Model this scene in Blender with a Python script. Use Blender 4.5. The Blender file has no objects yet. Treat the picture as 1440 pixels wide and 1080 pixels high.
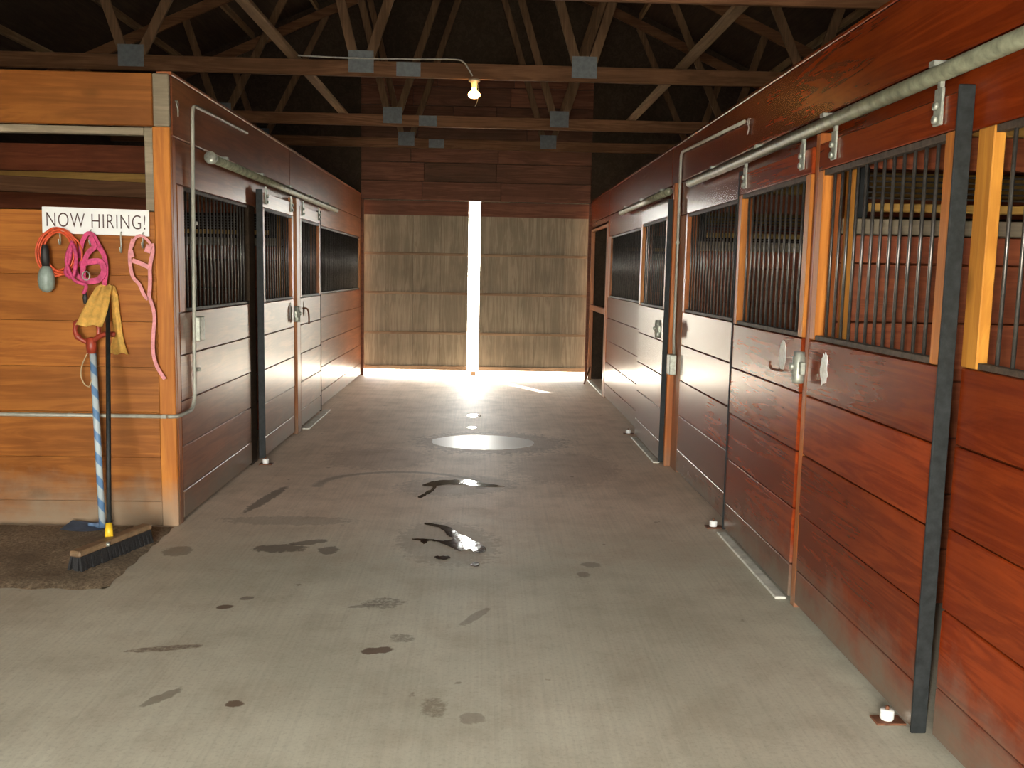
import bpy, bmesh, math, random
from mathutils import Vector, Matrix, Euler
random.seed(7)
SC = bpy.context.scene
COL = SC.collection

# ------------------------------------------------------------------ camera
cd = bpy.data.cameras.new('camera'); cam = bpy.data.objects.new('camera', cd); COL.objects.link(cam)
cd.sensor_fit = 'HORIZONTAL'; cd.sensor_width = 36.0; cd.lens = 1292.9 / 1440 * 36
cd.clip_start = 0.05; cd.clip_end = 300
YAW, PIT, ROL, EYE = 0.0315, 0.1198, 0.0199, 1.62
fw = Vector((math.sin(YAW) * math.cos(PIT), math.cos(YAW) * math.cos(PIT), -math.sin(PIT)))
r0 = Vector((math.cos(YAW), -math.sin(YAW), 0)); u0 = r0.cross(fw)
rr = math.cos(ROL) * r0 + math.sin(ROL) * u0; uu = -math.sin(ROL) * r0 + math.cos(ROL) * u0
M = Matrix((rr, uu, -fw)).transposed().to_4x4(); M.translation = (0, 0, EYE)
cam.matrix_world = M
SC.camera = cam

# ------------------------------------------------------------------ world, sun, flash, exposure
SC.view_settings.view_transform = 'Standard'; SC.view_settings.look = 'None'
SC.view_settings.gamma = 1.0; SC.view_settings.use_curve_mapping = False
SC.view_settings.exposure = 0.5
SC.cycles.use_denoising = True; SC.cycles.sample_clamp_indirect = 15.0
SC.cycles.max_bounces = 8; SC.cycles.diffuse_bounces = 5
w = bpy.data.worlds.new('sky'); SC.world = w; w.use_nodes = True
bg = w.node_tree.nodes['Background']
bg.inputs[0].default_value = (1.0, 0.985, 0.91, 1); bg.inputs[1].default_value = 40.0

def light(name, kind, loc, energy, color=(1, 1, 1), **kw):
    l = bpy.data.lights.new(name, kind); l.energy = energy; l.color = color
    o = bpy.data.objects.new(name, l); COL.objects.link(o); o.location = loc
    for k, v in kw.items(): setattr(l, k, v)
    return o
# low bright sun outside the far doors
sun = light('sun', 'SUN', (-6, 22, 12), 12.0, (1, 0.95, 0.86), angle=0.009)
sun.rotation_euler = Vector((0.46, -0.86, -1.25)).to_track_quat('-Z', 'Y').to_euler()
# the camera's own flash, beside the lens
flash = light('camera_flash', 'POINT', (-0.05, 0.0, EYE + 0.05), 165.0, (1, 0.97, 0.92), shadow_soft_size=0.025)
# portals only guide sampling of the sky through the openings; they give off no light
def portal(loc, rot, sx, sy):
    p = light('sky_portal', 'AREA', loc, 1.0, shape='RECTANGLE', size=sx, size_y=sy)
    p.rotation_euler = rot; p.data.cycles.is_portal = True
portal((-0.8, -3.05, 1.3), (math.pi / 2, 0, 0), 2.2, 2.6)
portal((-0.18, 14.55, 1.35), (-math.pi / 2, 0, 0), 0.26, 2.7)
portal((-0.15, 14.49, 0.043), (-math.pi / 2, 0, 0), 3.7, 0.085)
portal((-1.976, 14.385, 1.4), (0, -math.pi / 2, 0), 2.7, 0.125)
portal((1.666, 14.385, 1.4), (0, math.pi / 2, 0), 2.7, 0.125)

# ------------------------------------------------------------------ helpers
WL = {}
def setp(o, label=None, cat=None, group=None, kind=None):
    if label: o['label'] = label
    if cat: o['category'] = cat
    if group: o['group'] = group
    if kind: o['kind'] = kind
    elif cat: o['kind'] = 'thing'
    return o
def empty(name, loc, label=None, cat=None, group=None, kind=None):
    o = bpy.data.objects.new(name, None); COL.objects.link(o)
    o.empty_display_size = 0.1
    o.location = loc; WL[o.name] = Vector(loc)
    return setp(o, label, cat, group, kind)
def mk(name, me, mat, parent=None, loc=(0, 0, 0), rot=None):
    o = bpy.data.objects.new(name, me); COL.objects.link(o)
    if mat is not None and len(me.materials) == 0: me.materials.append(mat)
    elif mat is not None and me.materials[0] != mat:
        o.material_slots[0].link = 'OBJECT'; o.material_slots[0].material = mat
    loc = Vector(loc); WL[o.name] = loc
    if parent is not None:
        o.parent = parent; o.location = loc - WL[parent.name]
    else: o.location = loc
    if rot is not None: o.rotation_euler = rot
    return o
def fin(bm, smooth=False):
    bmesh.ops.recalc_face_normals(bm, faces=bm.faces)
    me = bpy.data.meshes.new('mesh'); bm.to_mesh(me); bm.free()
    if smooth:
        for p in me.polygons: p.use_smooth = True
    return me
_c = {}
def box(dx, dy, dz, bev=0.004):
    k = (round(dx, 4), round(dy, 4), round(dz, 4), bev)
    if k not in _c:
        bm = bmesh.new(); bmesh.ops.create_cube(bm, size=1)
        bmesh.ops.scale(bm, vec=(dx, dy, dz), verts=bm.verts)
        if bev:
            bmesh.ops.bevel(bm, geom=bm.edges[:], offset=min(bev, dx / 3, dy / 3, dz / 3), segments=1, affect='EDGES')
        _c[k] = fin(bm)
    return _c[k]
def bx(name, x0, x1, y0, y1, z0, z1, mat, parent=None, bev=0.004, rot=None):
    x0, x1 = min(x0, x1), max(x0, x1)
    return mk(name, box(x1 - x0, y1 - y0, z1 - z0, bev), mat, parent, ((x0 + x1) / 2, (y0 + y1) / 2, (z0 + z1) / 2), rot)
def tube_bm(bm, pts, r, n=8, closed=False, flat=None):
    P = [Vector(p) for p in pts]; N = len(P); rings = []
    up = None
    for i, p in enumerate(P):
        a = P[i - 1] if (i > 0 or closed) else P[i]; b = P[(i + 1) % N] if (i < N - 1 or closed) else P[i]
        t = (b - a).normalized()
        if up is None:
            up = Vector((0, 0, 1)) if abs(t.z) < 0.9 else Vector((0, 1, 0))
        up = (up - up.dot(t) * t)
        if up.length < 1e-4: up = t.orthogonal()
        up.normalize(); s = t.cross(up)
        R = r[i] if isinstance(r, (list, tuple)) else r
        ring = []
        for k in range(n):
            q = 2 * math.pi * k / n
            ring.append(bm.verts.new(p + R * math.cos(q) * up + R * math.sin(q) * s))
        rings.append(ring)
    m = N if closed else N - 1
    for i in range(m):
        A, B = rings[i], rings[(i + 1) % N]
        for k in range(n): bm.faces.new((A[k], A[(k + 1) % n], B[(k + 1) % n], B[k]))
    if not closed:
        bm.faces.new(rings[0][::-1]); bm.faces.new(rings[-1])
def tube(pts, r, n=8, closed=False):
    bm = bmesh.new(); tube_bm(bm, pts, r, n, closed); return fin(bm, True)
def strap_bm(bm, pts, wid, th, nrm=(0, -1, 0)):
    """flat webbing swept along pts; its flat side looks roughly along nrm"""
    P = [Vector(p) for p in pts]; prev = None
    for i, p in enumerate(P):
        a = P[max(i - 1, 0)]; b = P[min(i + 1, len(P) - 1)]; t = (b - a).normalized()
        n_ = Vector(nrm) if not isinstance(nrm, list) else Vector(nrm[i])
        n_ = (n_ - n_.dot(t) * t).normalized(); s = t.cross(n_)
        q = [bm.verts.new(p + s * wid / 2 * a1 + n_ * th / 2 * b1) for a1, b1 in ((-1, -1), (1, -1), (1, 1), (-1, 1))]
        if prev:
            for k in range(4): bm.faces.new((prev[k], prev[(k + 1) % 4], q[(k + 1) % 4], q[k]))
        else: bm.faces.new(q)
        prev = q
    bm.faces.new(prev[::-1])
def strap(pts, wid, th, nrm=(0, -1, 0)):
    bm = bmesh.new(); strap_bm(bm, pts, wid, th, nrm); return fin(bm)
def lathe(prof, n=16, axis='Z'):
    bm = bmesh.new(); rings = []
    for r, z in prof:
        rings.append([bm.verts.new((r * math.cos(2 * math.pi * k / n), r * math.sin(2 * math.pi * k / n), z)) for k in range(n)])
    for A, B in zip(rings, rings[1:]):
        for k in range(n): bm.faces.new((A[k], A[(k + 1) % n], B[(k + 1) % n], B[k]))
    bm.faces.new(rings[0][::-1]); bm.faces.new(rings[-1])
    if axis == 'X': bmesh.ops.rotate(bm, verts=bm.verts, cent=(0, 0, 0), matrix=Matrix.Rotation(math.pi / 2, 3, 'Y'))
    if axis == 'Y': bmesh.ops.rotate(bm, verts=bm.verts, cent=(0, 0, 0), matrix=Matrix.Rotation(math.pi / 2, 3, 'X'))
    return fin(bm, True)
def prism(outline, t, plane='XY'):
    bm = bmesh.new()
    def P(a, b, c): return {'XY': (a, b, c), 'YZ': (c, a, b), 'XZ': (a, c, b)}[plane]
    lo = [bm.verts.new(P(a, b, 0)) for a, b in outline]; hi = [bm.verts.new(P(a, b, t)) for a, b in outline]
    bm.faces.new(lo[::-1]); bm.faces.new(hi)
    for i in range(len(lo)):
        j = (i + 1) % len(lo); bm.faces.new((lo[i], lo[j], hi[j], hi[i]))
    return fin(bm)
def arc(cx, cy, r, a0, a1, n):
    return [(cx + r * math.cos(a0 + (a1 - a0) * i / n), cy + r * math.sin(a0 + (a1 - a0) * i / n)) for i in range(n + 1)]
def smoothpts(pts, k=4):
    P = [Vector(p) for p in pts]; out = []
    for i in range(len(P) - 1):
        p0 = P[max(i - 1, 0)]; p1 = P[i]; p2 = P[i + 1]; p3 = P[min(i + 2, len(P) - 1)]
        for j in range(k):
            t = j / k
            out.append(0.5 * ((2 * p1) + (p2 - p0) * t + (2 * p0 - 5 * p1 + 4 * p2 - p3) * t * t + (3 * p1 - p0 - 3 * p2 + p3) * t ** 3))
    out.append(P[-1]); return out

# ------------------------------------------------------------------ materials
class NT:
    def __init__(s, name):
        s.m = bpy.data.materials.new(name); s.m.use_nodes = True; s.t = s.m.node_tree
        s.b = s.t.nodes['Principled BSDF']
    def n(s, typ, **kw):
        x = s.t.nodes.new(typ)
        for k, v in kw.items(): setattr(x, k, v)
        return x
    def l(s, a, b): s.t.links.new(a, b)
    def math(s, op, a, b=None, c=None, clamp=False):
        x = s.n('ShaderNodeMath', operation=op); x.use_clamp = clamp
        for i, v in enumerate((a, b, c)):
            if v is None: continue
            if isinstance(v, (int, float)): x.inputs[i].default_value = v
            else: s.l(v, x.inputs[i])
        return x.outputs[0]
    def vmath(s, op, a, b):
        x = s.n('ShaderNodeVectorMath', operation=op)
        for i, v in enumerate((a, b)):
            if isinstance(v, tuple): x.inputs[i].default_value = v
            else: s.l(v, x.inputs[i])
        return x.outputs[0]
    def mix(s, f, a, b, blend='MIX'):
        x = s.n('ShaderNodeMix', data_type='RGBA', blend_type=blend)
        for i, v in ((0, f), (6, a), (7, b)):
            if isinstance(v, (int, float)): x.inputs[i].default_value = v
            elif isinstance(v, tuple): x.inputs[i].default_value = (*v, 1)
            else: s.l(v, x.inputs[i])
        return x.outputs[2]
    def ramp(s, f, stops):
        x = s.n('ShaderNodeValToRGB'); e = x.color_ramp.elements
        while len(e) < len(stops): e.new(0.5)
        for q, (p, c) in zip(e, stops):
            q.position = p; q.color = (c, c, c, 1) if isinstance(c, (int, float)) else (*c, 1)
        s.l(f, x.inputs[0]); return x.outputs[0]
    def noise(s, vec, scale, detail=4, rough=0.55, dist=0.0):
        x = s.n('ShaderNodeTexNoise'); x.inputs['Scale'].default_value = scale
        x.inputs['Detail'].default_value = detail; x.inputs['Roughness'].default_value = rough
        x.inputs['Distortion'].default_value = dist
        if vec is not None: s.l(vec, x.inputs['Vector'])
        return x.outputs[0]
    def bump(s, h, strength, dist=0.01):
        x = s.n('ShaderNodeBump'); x.inputs['Strength'].default_value = strength; x.inputs['Distance'].default_value = dist
        s.l(h, x.inputs['Height']); s.l(x.outputs[0], s.b.inputs['Normal'])
    def pos(s): return s.n('ShaderNodeNewGeometry').outputs['Position']

def plain(name, col, rough=0.6, metal=0.0, var=0.25, scale=20.0, bump=0.0, spec=0.5):
    t = NT(name); p = t.pos(); f = t.noise(p, scale, 4, 0.6)
    c = t.mix(t.ramp(f, [(0.3, 0.0), (0.7, 1.0)]), tuple(v * (1 - var) for v in col), tuple(min(1, v * (1 + var)) for v in col))
    t.l(c, t.b.inputs['Base Color']); t.b.inputs['Roughness'].default_value = rough
    t.b.inputs['Metallic'].default_value = metal; t.b.inputs['Specular IOR Level'].default_value = spec
    if bump: t.bump(f, bump)
    return t.m
def wood(name, ca, cb, axis, rough=0.38, var=0.35, knots=0.0, grime=0.0, spec=0.5, grimecol=(0.16, 0.13, 0.095), grain=1.0, coat=0.0, bump=0.22):
    t = NT(name); p = t.pos(); rnd = t.n('ShaderNodeObjectInfo').outputs['Random']
    off = t.n('ShaderNodeCombineXYZ')
    for i, k in enumerate((17.3, 9.1, 13.7)): t.l(t.math('MULTIPLY', rnd, k), off.inputs[i])
    q = t.vmath('ADD', p, off.outputs[0])
    sc = [9.0, 9.0, 9.0]; sc['XYZ'.index(axis)] = 0.7
    q1 = t.vmath('MULTIPLY', q, tuple(sc))
    big = t.noise(q1, 1.1, 5, 0.6, 0.9)
    sc2 = [70.0, 70.0, 70.0]; sc2['XYZ'.index(axis)] = 2.5
    fine = t.noise(t.vmath('MULTIPLY', q, tuple(sc2)), 1.0, 3, 0.6, 0.3)
    wv = t.math('SINE', t.math('MULTIPLY', big, 24.0 * grain))
    g = t.math('ADD', t.math('MULTIPLY', t.math('MULTIPLY_ADD', wv, 0.5, 0.5), 0.45), t.math('MULTIPLY', fine, 0.6))
    c = t.mix(t.ramp(g, [(0.15, 0.0), (0.88, 1.0)]), ca, cb)
    blot = t.noise(q, 1.6, 4, 0.6)
    c = t.mix(t.ramp(blot, [(0.35, 0.0), (0.75, 0.55)]), c, tuple(0.55 * v for v in ca))
    br = t.math('MULTIPLY_ADD', rnd, var, 1.0 - var / 2)
    vm = t.n('ShaderNodeVectorMath', operation='SCALE'); t.l(c, vm.inputs[0]); t.l(br, vm.inputs['Scale']); c = vm.outputs[0]
    if knots:
        sk = [3.2, 3.2, 3.2]; sk['XYZ'.index(axis)] = 1.5
        v = t.n('ShaderNodeTexVoronoi'); t.l(t.vmath('MULTIPLY', q, tuple(sk)), v.inputs['Vector']); v.inputs['Scale'].default_value = 1.0
        kf = t.ramp(v.outputs['Distance'], [(0.05, knots), (0.13, 0.0)])
        c = t.mix(kf, c, tuple(0.25 * x for x in ca))
    if grime:
        sep = t.n('ShaderNodeSeparateXYZ'); t.l(p, sep.inputs[0])
        zz = t.math('ADD', sep.outputs[2], t.math('MULTIPLY_ADD', t.noise(p, 4.0, 5, 0.65), -0.5, 0.25))
        gf = t.math('MULTIPLY', t.ramp(zz, [(0.03, 1.0), (0.34, 0.0)]), grime)
        c = t.mix(gf, c, grimecol)
    t.l(c, t.b.inputs['Base Color'])
    rg = t.math('MULTIPLY_ADD', t.noise(q1, 1.5, 3, 0.5), 0.012, rough - 0.006)
    t.l(rg, t.b.inputs['Roughness']); t.b.inputs['Specular IOR Level'].default_value = spec
    t.b.inputs['Specular Tint'].default_value = (1.0, 0.88, 0.66, 1)
    if coat:
        t.b.inputs['Coat Weight'].default_value = coat; t.b.inputs['Coat Roughness'].default_value = rough * 0.8
    if bump > 0.1: t.bump(t.math('ADD', t.math('MULTIPLY', wv, 0.25), fine), bump, 0.002)
    return t.m

RED = wood('stained_wood_along_aisle', (0.145, 0.018, 0.004), (0.265, 0.040, 0.007), 'Y', 0.25, 0.45, grime=0.85, spec=0.42, bump=0.02)
REDZ = wood('stained_wood_upright', (0.24, 0.06, 0.014), (0.50, 0.15, 0.03), 'Z', 0.36, 0.35, knots=0.6, grime=0.5)
REDX = wood('stained_wood_partition', (0.20, 0.045, 0.02), (0.36, 0.10, 0.04), 'X', 0.5, 0.5)
GOLDZ = wood('golden_wood_upright', (0.33, 0.125, 0.018), (0.52, 0.235, 0.038), 'Z', 0.38, 0.3, knots=0.7, grime=0.3)
STILEZ = wood('orange_wood_upright', (0.36, 0.11, 0.018), (0.58, 0.21, 0.035), 'Z', 0.38, 0.25, knots=0.5)
GOLDX = wood('golden_wood_rail', (0.42, 0.22, 0.05), (0.66, 0.40, 0.11), 'X', 0.5, 0.3)
ORX = wood('orange_wood_across', (0.20, 0.058, 0.010), (0.37, 0.130, 0.024), 'X', 0.38, 0.28, knots=0.6, grime=0.9, grimecol=(0.24, 0.18, 0.12))
LEFTY = wood('worn_stained_wood_along_aisle', (0.20, 0.058, 0.025), (0.36, 0.125, 0.052), 'Y', 0.30, 0.4, grime=0.9, spec=0.42, bump=0.02)
GREYX = wood('grey_worn_board', (0.20, 0.16, 0.11), (0.36, 0.29, 0.2), 'X', 0.6, 0.3)
TRUSSX = wood('rough_truss_wood_across', (0.09, 0.038, 0.018), (0.19, 0.088, 0.042), 'X', 0.7, 0.3, spec=0.2)
TRUSSZ = wood('rough_truss_wood_upright', (0.09, 0.048, 0.025), (0.18, 0.10, 0.053), 'Z', 0.7, 0.3, spec=0.2)
TRUSSY = wood('rough_truss_wood_along', (0.18, 0.11, 0.06), (0.34, 0.22, 0.12), 'Y', 0.7, 0.3, spec=0.2)
GABLE = wood('dark_red_gable_board', (0.075, 0.022, 0.012), (0.16, 0.055, 0.03), 'X', 0.6, 0.7, spec=0.3)
DARK = wood('dark_barn_siding', (0.03, 0.02, 0.014), (0.06, 0.04, 0.026), 'Y', 0.8, 0.3, spec=0.2)
SIDING = wood('weathered_siding_upright', (0.21, 0.165, 0.112), (0.37, 0.305, 0.215), 'Z', 0.6, 0.25, spec=0.3)
SIDEX = wood('weathered_girt_across', (0.20, 0.12, 0.07), (0.34, 0.23, 0.14), 'X', 0.6, 0.25, spec=0.3)
STEEL = plain('black_painted_steel', (0.013, 0.015, 0.015), 0.55, 0.0, 0.5, 30, 0.1, spec=0.25)
BARS = plain('dark_steel_bar', (0.10, 0.09, 0.08), 0.32, 0.7, 0.3, 40)
RUST = plain('rusty_dark_strip', (0.06, 0.042, 0.03), 0.6, 0.0, 0.6, 35, 0.2)
GALV = plain('weathered_galvanised_pipe', (0.25, 0.255, 0.175), 0.38, 0.3, 0.45, 16, 0.15)
ZINC = plain('galvanised_fitting', (0.36, 0.37, 0.31), 0.42, 0.5, 0.3, 40, 0.1)
PLATE = plain('dull_gusset_plate', (0.10, 0.11, 0.115), 0.6, 0.2, 0.2, 25, 0.1)
CONDUIT = plain('grey_conduit', (0.33, 0.32, 0.26), 0.45, 0.1, 0.15, 20)
WHITE = plain('white_plastic', (0.75, 0.74, 0.70), 0.5, 0, 0.08, 40)
PAPER = plain('torn_white_paper', (0.92, 0.88, 0.78), 0.7, 0, 0.2, 60)
RUSTY = plain('rusted_iron', (0.13, 0.045, 0.018), 0.7, 0.1, 0.5, 60, 0.3)
SIGN = plain('white_sign_board', (0.80, 0.80, 0.78), 0.45, 0, 0.04, 10)
INK = plain('dark_brown_lettering', (0.07, 0.035, 0.028), 0.6, 0, 0.1)
ORANGE = plain('orange_cord', (0.62, 0.085, 0.025), 0.5, 0, 0.2, 30)
RUBBER = plain('black_rubber_grip', (0.02, 0.018, 0.017), 0.6, 0, 0.3)
LAMPG = plain('grey_green_lamp_guard', (0.23, 0.28, 0.24), 0.4, 0, 0.2, 30)
PINK = plain('bright_pink_webbing', (0.50, 0.05, 0.145), 0.7, 0, 0.35, 40)
PALEP = plain('faded_pink_webbing', (0.62, 0.25, 0.26), 0.75, 0, 0.2, 40)
YELL = plain('yellow_cloth', (0.85, 0.53, 0.13), 0.85, 0, 0.2, 30, 0.3)
REDP = plain('red_plastic_grip', (0.26, 0.035, 0.016), 0.45, 0, 0.25, 30)
YPL = plain('yellow_ferrule', (0.70, 0.44, 0.02), 0.5, 0, 0.1)
BROOMW = plain('worn_broom_wood', (0.20, 0.125, 0.065), 0.6, 0, 0.3, 25)
BRIST = plain('black_bristle', (0.014, 0.013, 0.013), 0.7, 0, 0.6, 90, 0.5)
BLUE = plain('blue_shovel_blade', (0.12, 0.19, 0.30), 0.5, 0, 0.25, 20)
STRING = plain('baling_twine', (0.45, 0.36, 0.22), 0.8)
CABLE = plain('white_cable', (0.32, 0.30, 0.26), 0.6)
PALESTRIP = plain('pale_floor_strip', (0.60, 0.58, 0.50), 0.6, 0, 0.25, 14)
CERAM = plain('porcelain_lampholder', (0.55, 0.47, 0.34), 0.4)

def wrapped():
    t = NT('blue_tape_wrapped_shaft'); tc = t.n('ShaderNodeTexCoord').outputs['Object']
    sep = t.n('ShaderNodeSeparateXYZ'); t.l(tc, sep.inputs[0])
    an = t.math('ARCTAN2', sep.outputs[1], sep.outputs[0])
    s = t.math('SINE', t.math('ADD', t.math('MULTIPLY', sep.outputs[2], 46.0), an))
    s = t.math('ADD', s, t.math('MULTIPLY_ADD', t.noise(tc, 7, 3), 1.2, -0.6))
    c = t.mix(t.ramp(s, [(0.0, 0.0), (0.35, 1.0)]), (0.40, 0.46, 0.47), (0.11, 0.21, 0.36))
    t.l(c, t.b.inputs['Base Color']); t.b.inputs['Roughness'].default_value = 0.5; return t.m
WRAP = wrapped()
def matdirt():
    t = NT('dirty_rubber_mat'); p = t.pos()
    a = t.noise(p, 55, 5, 0.7); b = t.noise(p, 3.5, 4, 0.6)
    c = t.mix(t.ramp(a, [(0.40, 0.0), (0.68, 1.0)]), (0.26, 0.195, 0.125), (0.75, 0.58, 0.38))
    c = t.mix(t.ramp(b, [(0.35, 0.0), (0.7, 0.8)]), c, (0.22, 0.16, 0.10))
    t.l(c, t.b.inputs['Base Color']); t.b.inputs['Roughness'].default_value = 0.9; t.bump(a, 0.8, 0.012); return t.m
MATD = matdirt()
def water(name, col, rough, bs, bstr):
    t = NT(name); p = t.pos(); h = t.noise(t.vmath('MULTIPLY', p, (1.0, 0.6, 1.0)), bs, 3, 0.5)
    t.b.inputs['Base Color'].default_value = (*col, 1); t.b.inputs['Roughness'].default_value = rough
    t.b.inputs['IOR'].default_value = 1.33; t.bump(h, bstr, 0.01); return t.m
WATER = water('clear_puddle_water', (0.035, 0.026, 0.02), 0.09, 5.0, 0.45)
PALESHEEN = water('painted_sheen_puddle_film', (0.82, 0.82, 0.80), 0.38, 14.0, 0.12)  # white base colour stands in for the bright sheen on this puddle
def emit(name, col, s):
    t = NT(name); t.b.inputs['Base Color'].default_value = (*col, 1)
    t.b.inputs['Emission Color'].default_value = (*col, 1); t.b.inputs['Emission Strength'].default_value = s; return t.m
BULB = emit('glowing_bulb_glass', (1.0, 0.55, 0.16), 22.0)

def concrete():
    t = NT('stained_concrete'); p = t.pos()
    sep = t.n('ShaderNodeSeparateXYZ'); t.l(p, sep.inputs[0])
    big = t.noise(p, 0.9, 5, 0.6); mid = t.noise(p, 4.0, 6, 0.65); fine = t.noise(p, 60, 4, 0.7)
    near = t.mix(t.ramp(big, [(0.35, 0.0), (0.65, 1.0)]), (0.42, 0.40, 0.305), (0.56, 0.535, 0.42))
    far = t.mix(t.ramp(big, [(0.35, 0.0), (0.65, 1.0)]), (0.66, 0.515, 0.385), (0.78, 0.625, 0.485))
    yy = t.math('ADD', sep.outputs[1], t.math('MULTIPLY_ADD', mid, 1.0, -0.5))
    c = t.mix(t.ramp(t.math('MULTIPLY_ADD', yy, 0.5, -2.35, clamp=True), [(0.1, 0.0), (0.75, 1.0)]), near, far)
    c = t.mix(t.ramp(mid, [(0.45, 0.0), (0.8, 0.45)]), c, (0.26, 0.195, 0.13))
    c = t.mix(t.ramp(fine, [(0.25, 0.35), (0.5, 0.0)]), c, (0.17, 0.15, 0.12))
    # brushed finish running along the aisle
    br = t.noise(t.vmath('MULTIPLY', p, (60.0, 0.8, 1.0)), 1.0, 3, 0.6)
    c = t.mix(t.ramp(br, [(0.3, 0.16), (0.6, 0.0)]), c, (0.18, 0.15, 0.12))
    # damp and dirt marks and one narrow dark streak, each with its own place and shape
    dist = t.noise(p, 22.0, 4, 0.65); holes = t.noise(p, 45.0, 4, 0.7)
    wob = t.math('MULTIPLY_ADD', dist, 1.3, -0.65)
    wet = None
    def mark(x, y, rx, ry, a, amt, col, soft=0.18, hol=0.0):
        nonlocal c
        mp = t.n('ShaderNodeMapping', vector_type='TEXTURE'); t.l(p, mp.inputs[0])
        mp.inputs['Location'].default_value = (x, y, 0); mp.inputs['Rotation'].default_value = (0, 0, a); mp.inputs['Scale'].default_value = (rx, ry, 100)
        ln = t.n('ShaderNodeVectorMath', operation='LENGTH'); t.l(mp.outputs[0], ln.inputs[0])
        f = t.ramp(t.math('ADD', ln.outputs['Value'], wob), [(1.0 - soft, amt), (1.0, 0.0)])
        if hol: f = t.math('MULTIPLY', f, t.ramp(holes, [(0.5 - hol, 0.15), (0.55, 1.0)]))
        c = t.mix(f, c, col)
    D = (0.10, 0.075, 0.05); B = (0.09, 0.045, 0.022); G = (0.15, 0.125, 0.09)
    for a in [(-0.47, 4.37, .11, .075, .2, .75, G, .2, .1), (-0.56, 4.33, .09, .02, .3, .6, G), (-0.438, 3.797, .075, .038, .25, .9, B), (-0.344, 3.939, .06, .055, .2, .65, G, .2, .12),
              (-0.165, 3.28, .055, .085, .1, .7, (0.16, 0.125, 0.075), .2, .15), (-1.346, 3.804, .17, .03, .2, .75, B, .2, .2), (-1.225, 4.30, .045, .03, .3, .9, B), (-1.15, 4.42, .04, .025, .4, .7, D),
              (-0.91, 3.3, .035, .028, 0, .85, B), (-1.17, 5.25, .17, .085, .1, .8, D), (-1.03, 5.37, .12, .05, .4, .75, D), (-0.885, 5.22, .065, .08, 0, .75, D), (-1.736, 5.175, .09, .10, 0, .55, D),
              (-1.52, 6.42, .05, .42, -.15, .75, (0.11, 0.085, 0.065)), (-1.25, 5.85, .45, .12, .0, .30, D), (0.1, 8.72, .78, .62, 0, .45, (0.14, 0.105, 0.08)), (-0.18, 6.9, .5, .35, .3, .35, (0.15, 0.115, 0.085)),
              (-0.2, 5.4, .32, .5, .2, .35, (0.15, 0.12, 0.09)), (0.62, 5.0, .06, .05, 0, .5, D), (0.56, 4.83, .04, .05, 0, .5, B), (-1.2, 3.35, .03, .1, -.6, .6, D), (-0.02, 4.2, .03, .14, -.5, .45, B),
              (-0.02, 3.2, .05, .05, 0, .4, B), (0.7, 7.6, .5, .7, 0, .28, (0.2, 0.12, 0.075)), (-0.9, 7.9, .5, .5, 0, .28, (0.2, 0.12, 0.075))]:
        mark(*a)
    # curved trace left by a dragged hose
    mp = t.n('ShaderNodeMapping', vector_type='TEXTURE'); t.l(p, mp.inputs[0])
    mp.inputs['Location'].default_value = (-0.62, 6.85, 0); mp.inputs['Scale'].default_value = (0.62, 0.5, 100)
    ln = t.n('ShaderNodeVectorMath', operation='LENGTH'); t.l(mp.outputs[0], ln.inputs[0])
    rg = t.math('ABSOLUTE', t.math('SUBTRACT', t.math('MULTIPLY_ADD', wob, 0.1, ln.outputs['Value']), 1.0))
    half = t.math('GREATER_THAN', sep.outputs[1], 6.8)
    c = t.mix(t.math('MULTIPLY', t.ramp(rg, [(0.03, 0.5), (0.09, 0.0)]), half), c, D)
    spots = t.ramp(t.noise(p, 9.0, 3, 0.5), [(0.72, 0.0), (0.76, 0.6)])
    c = t.mix(spots, c, (0.13, 0.09, 0.05))
    t.l(c, t.b.inputs['Base Color'])
    t.l(t.math('MULTIPLY_ADD', mid, 0.25, 0.48), t.b.inputs['Roughness'])
    t.b.inputs['Specular IOR Level'].default_value = 0.5
    t.bump(t.math('ADD', fine, t.math('MULTIPLY', br, 0.8)), 0.18, 0.004)
    return t.m
CONC = concrete()
GROUND = plain('pale_gravel', (0.55, 0.52, 0.46), 0.9, 0, 0.15, 6)

# ------------------------------------------------------------------ dimensions
XR, XL = 1.612, -1.897          # stall fronts right and left
HR, HL = 2.72, 2.757            # their heights
YF, YE, YB = 5.69, 14.25, -3.0  # left corner, far end, wall behind the camera
XO_R, XO_L = 5.4, -5.6          # outer walls
RIDGE, SLOPE, XC = 6.6, 0.45, -0.14
SEAMS = [0.02, 0.20, 0.485, 0.775, 1.065, 1.335]

# ------------------------------------------------------------------ setting
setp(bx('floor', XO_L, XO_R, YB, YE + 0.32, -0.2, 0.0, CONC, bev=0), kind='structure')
setp(bx('ground', -60, 60, -60, 90, -0.6, -0.2001, GROUND, bev=0), kind='structure')
g1 = bx('ground_apron', -8, 8, YE + 0.32, YE + 14, -0.2, -0.002, GROUND, bev=0); setp(g1, kind='structure')
def zr(x): return RIDGE - SLOPE * abs(x - XC)
def sheet(name, pts, y, t, mat): return mk(name, prism(pts, t, 'XZ'), mat, None, (0, y, 0))
setp(bx('wall_outer_right', XO_R, XO_R + 0.1, YB, YE + 0.1, 0, zr(XO_R) + 0.02, DARK, bev=0), kind='structure')
setp(bx('wall_outer_left', XO_L - 0.1, XO_L, YB, YE + 0.1, 0, zr(XO_L) + 0.02, DARK, bev=0), kind='structure')
setp(sheet('wall_behind', [(XO_L, 0), (-1.9, 0), (-1.9, 2.6), (0.3, 2.6), (0.3, 0), (XO_R, 0), (XO_R, zr(XO_R)), (XC, RIDGE), (XO_L, zr(XO_L))], YB - 0.1, 0.1, DARK), kind='structure')  # unseen doorway, cut and sized to let sky light fill the aisle
rf = empty('ceiling', (XC, 0, RIDGE), kind='structure')
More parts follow.
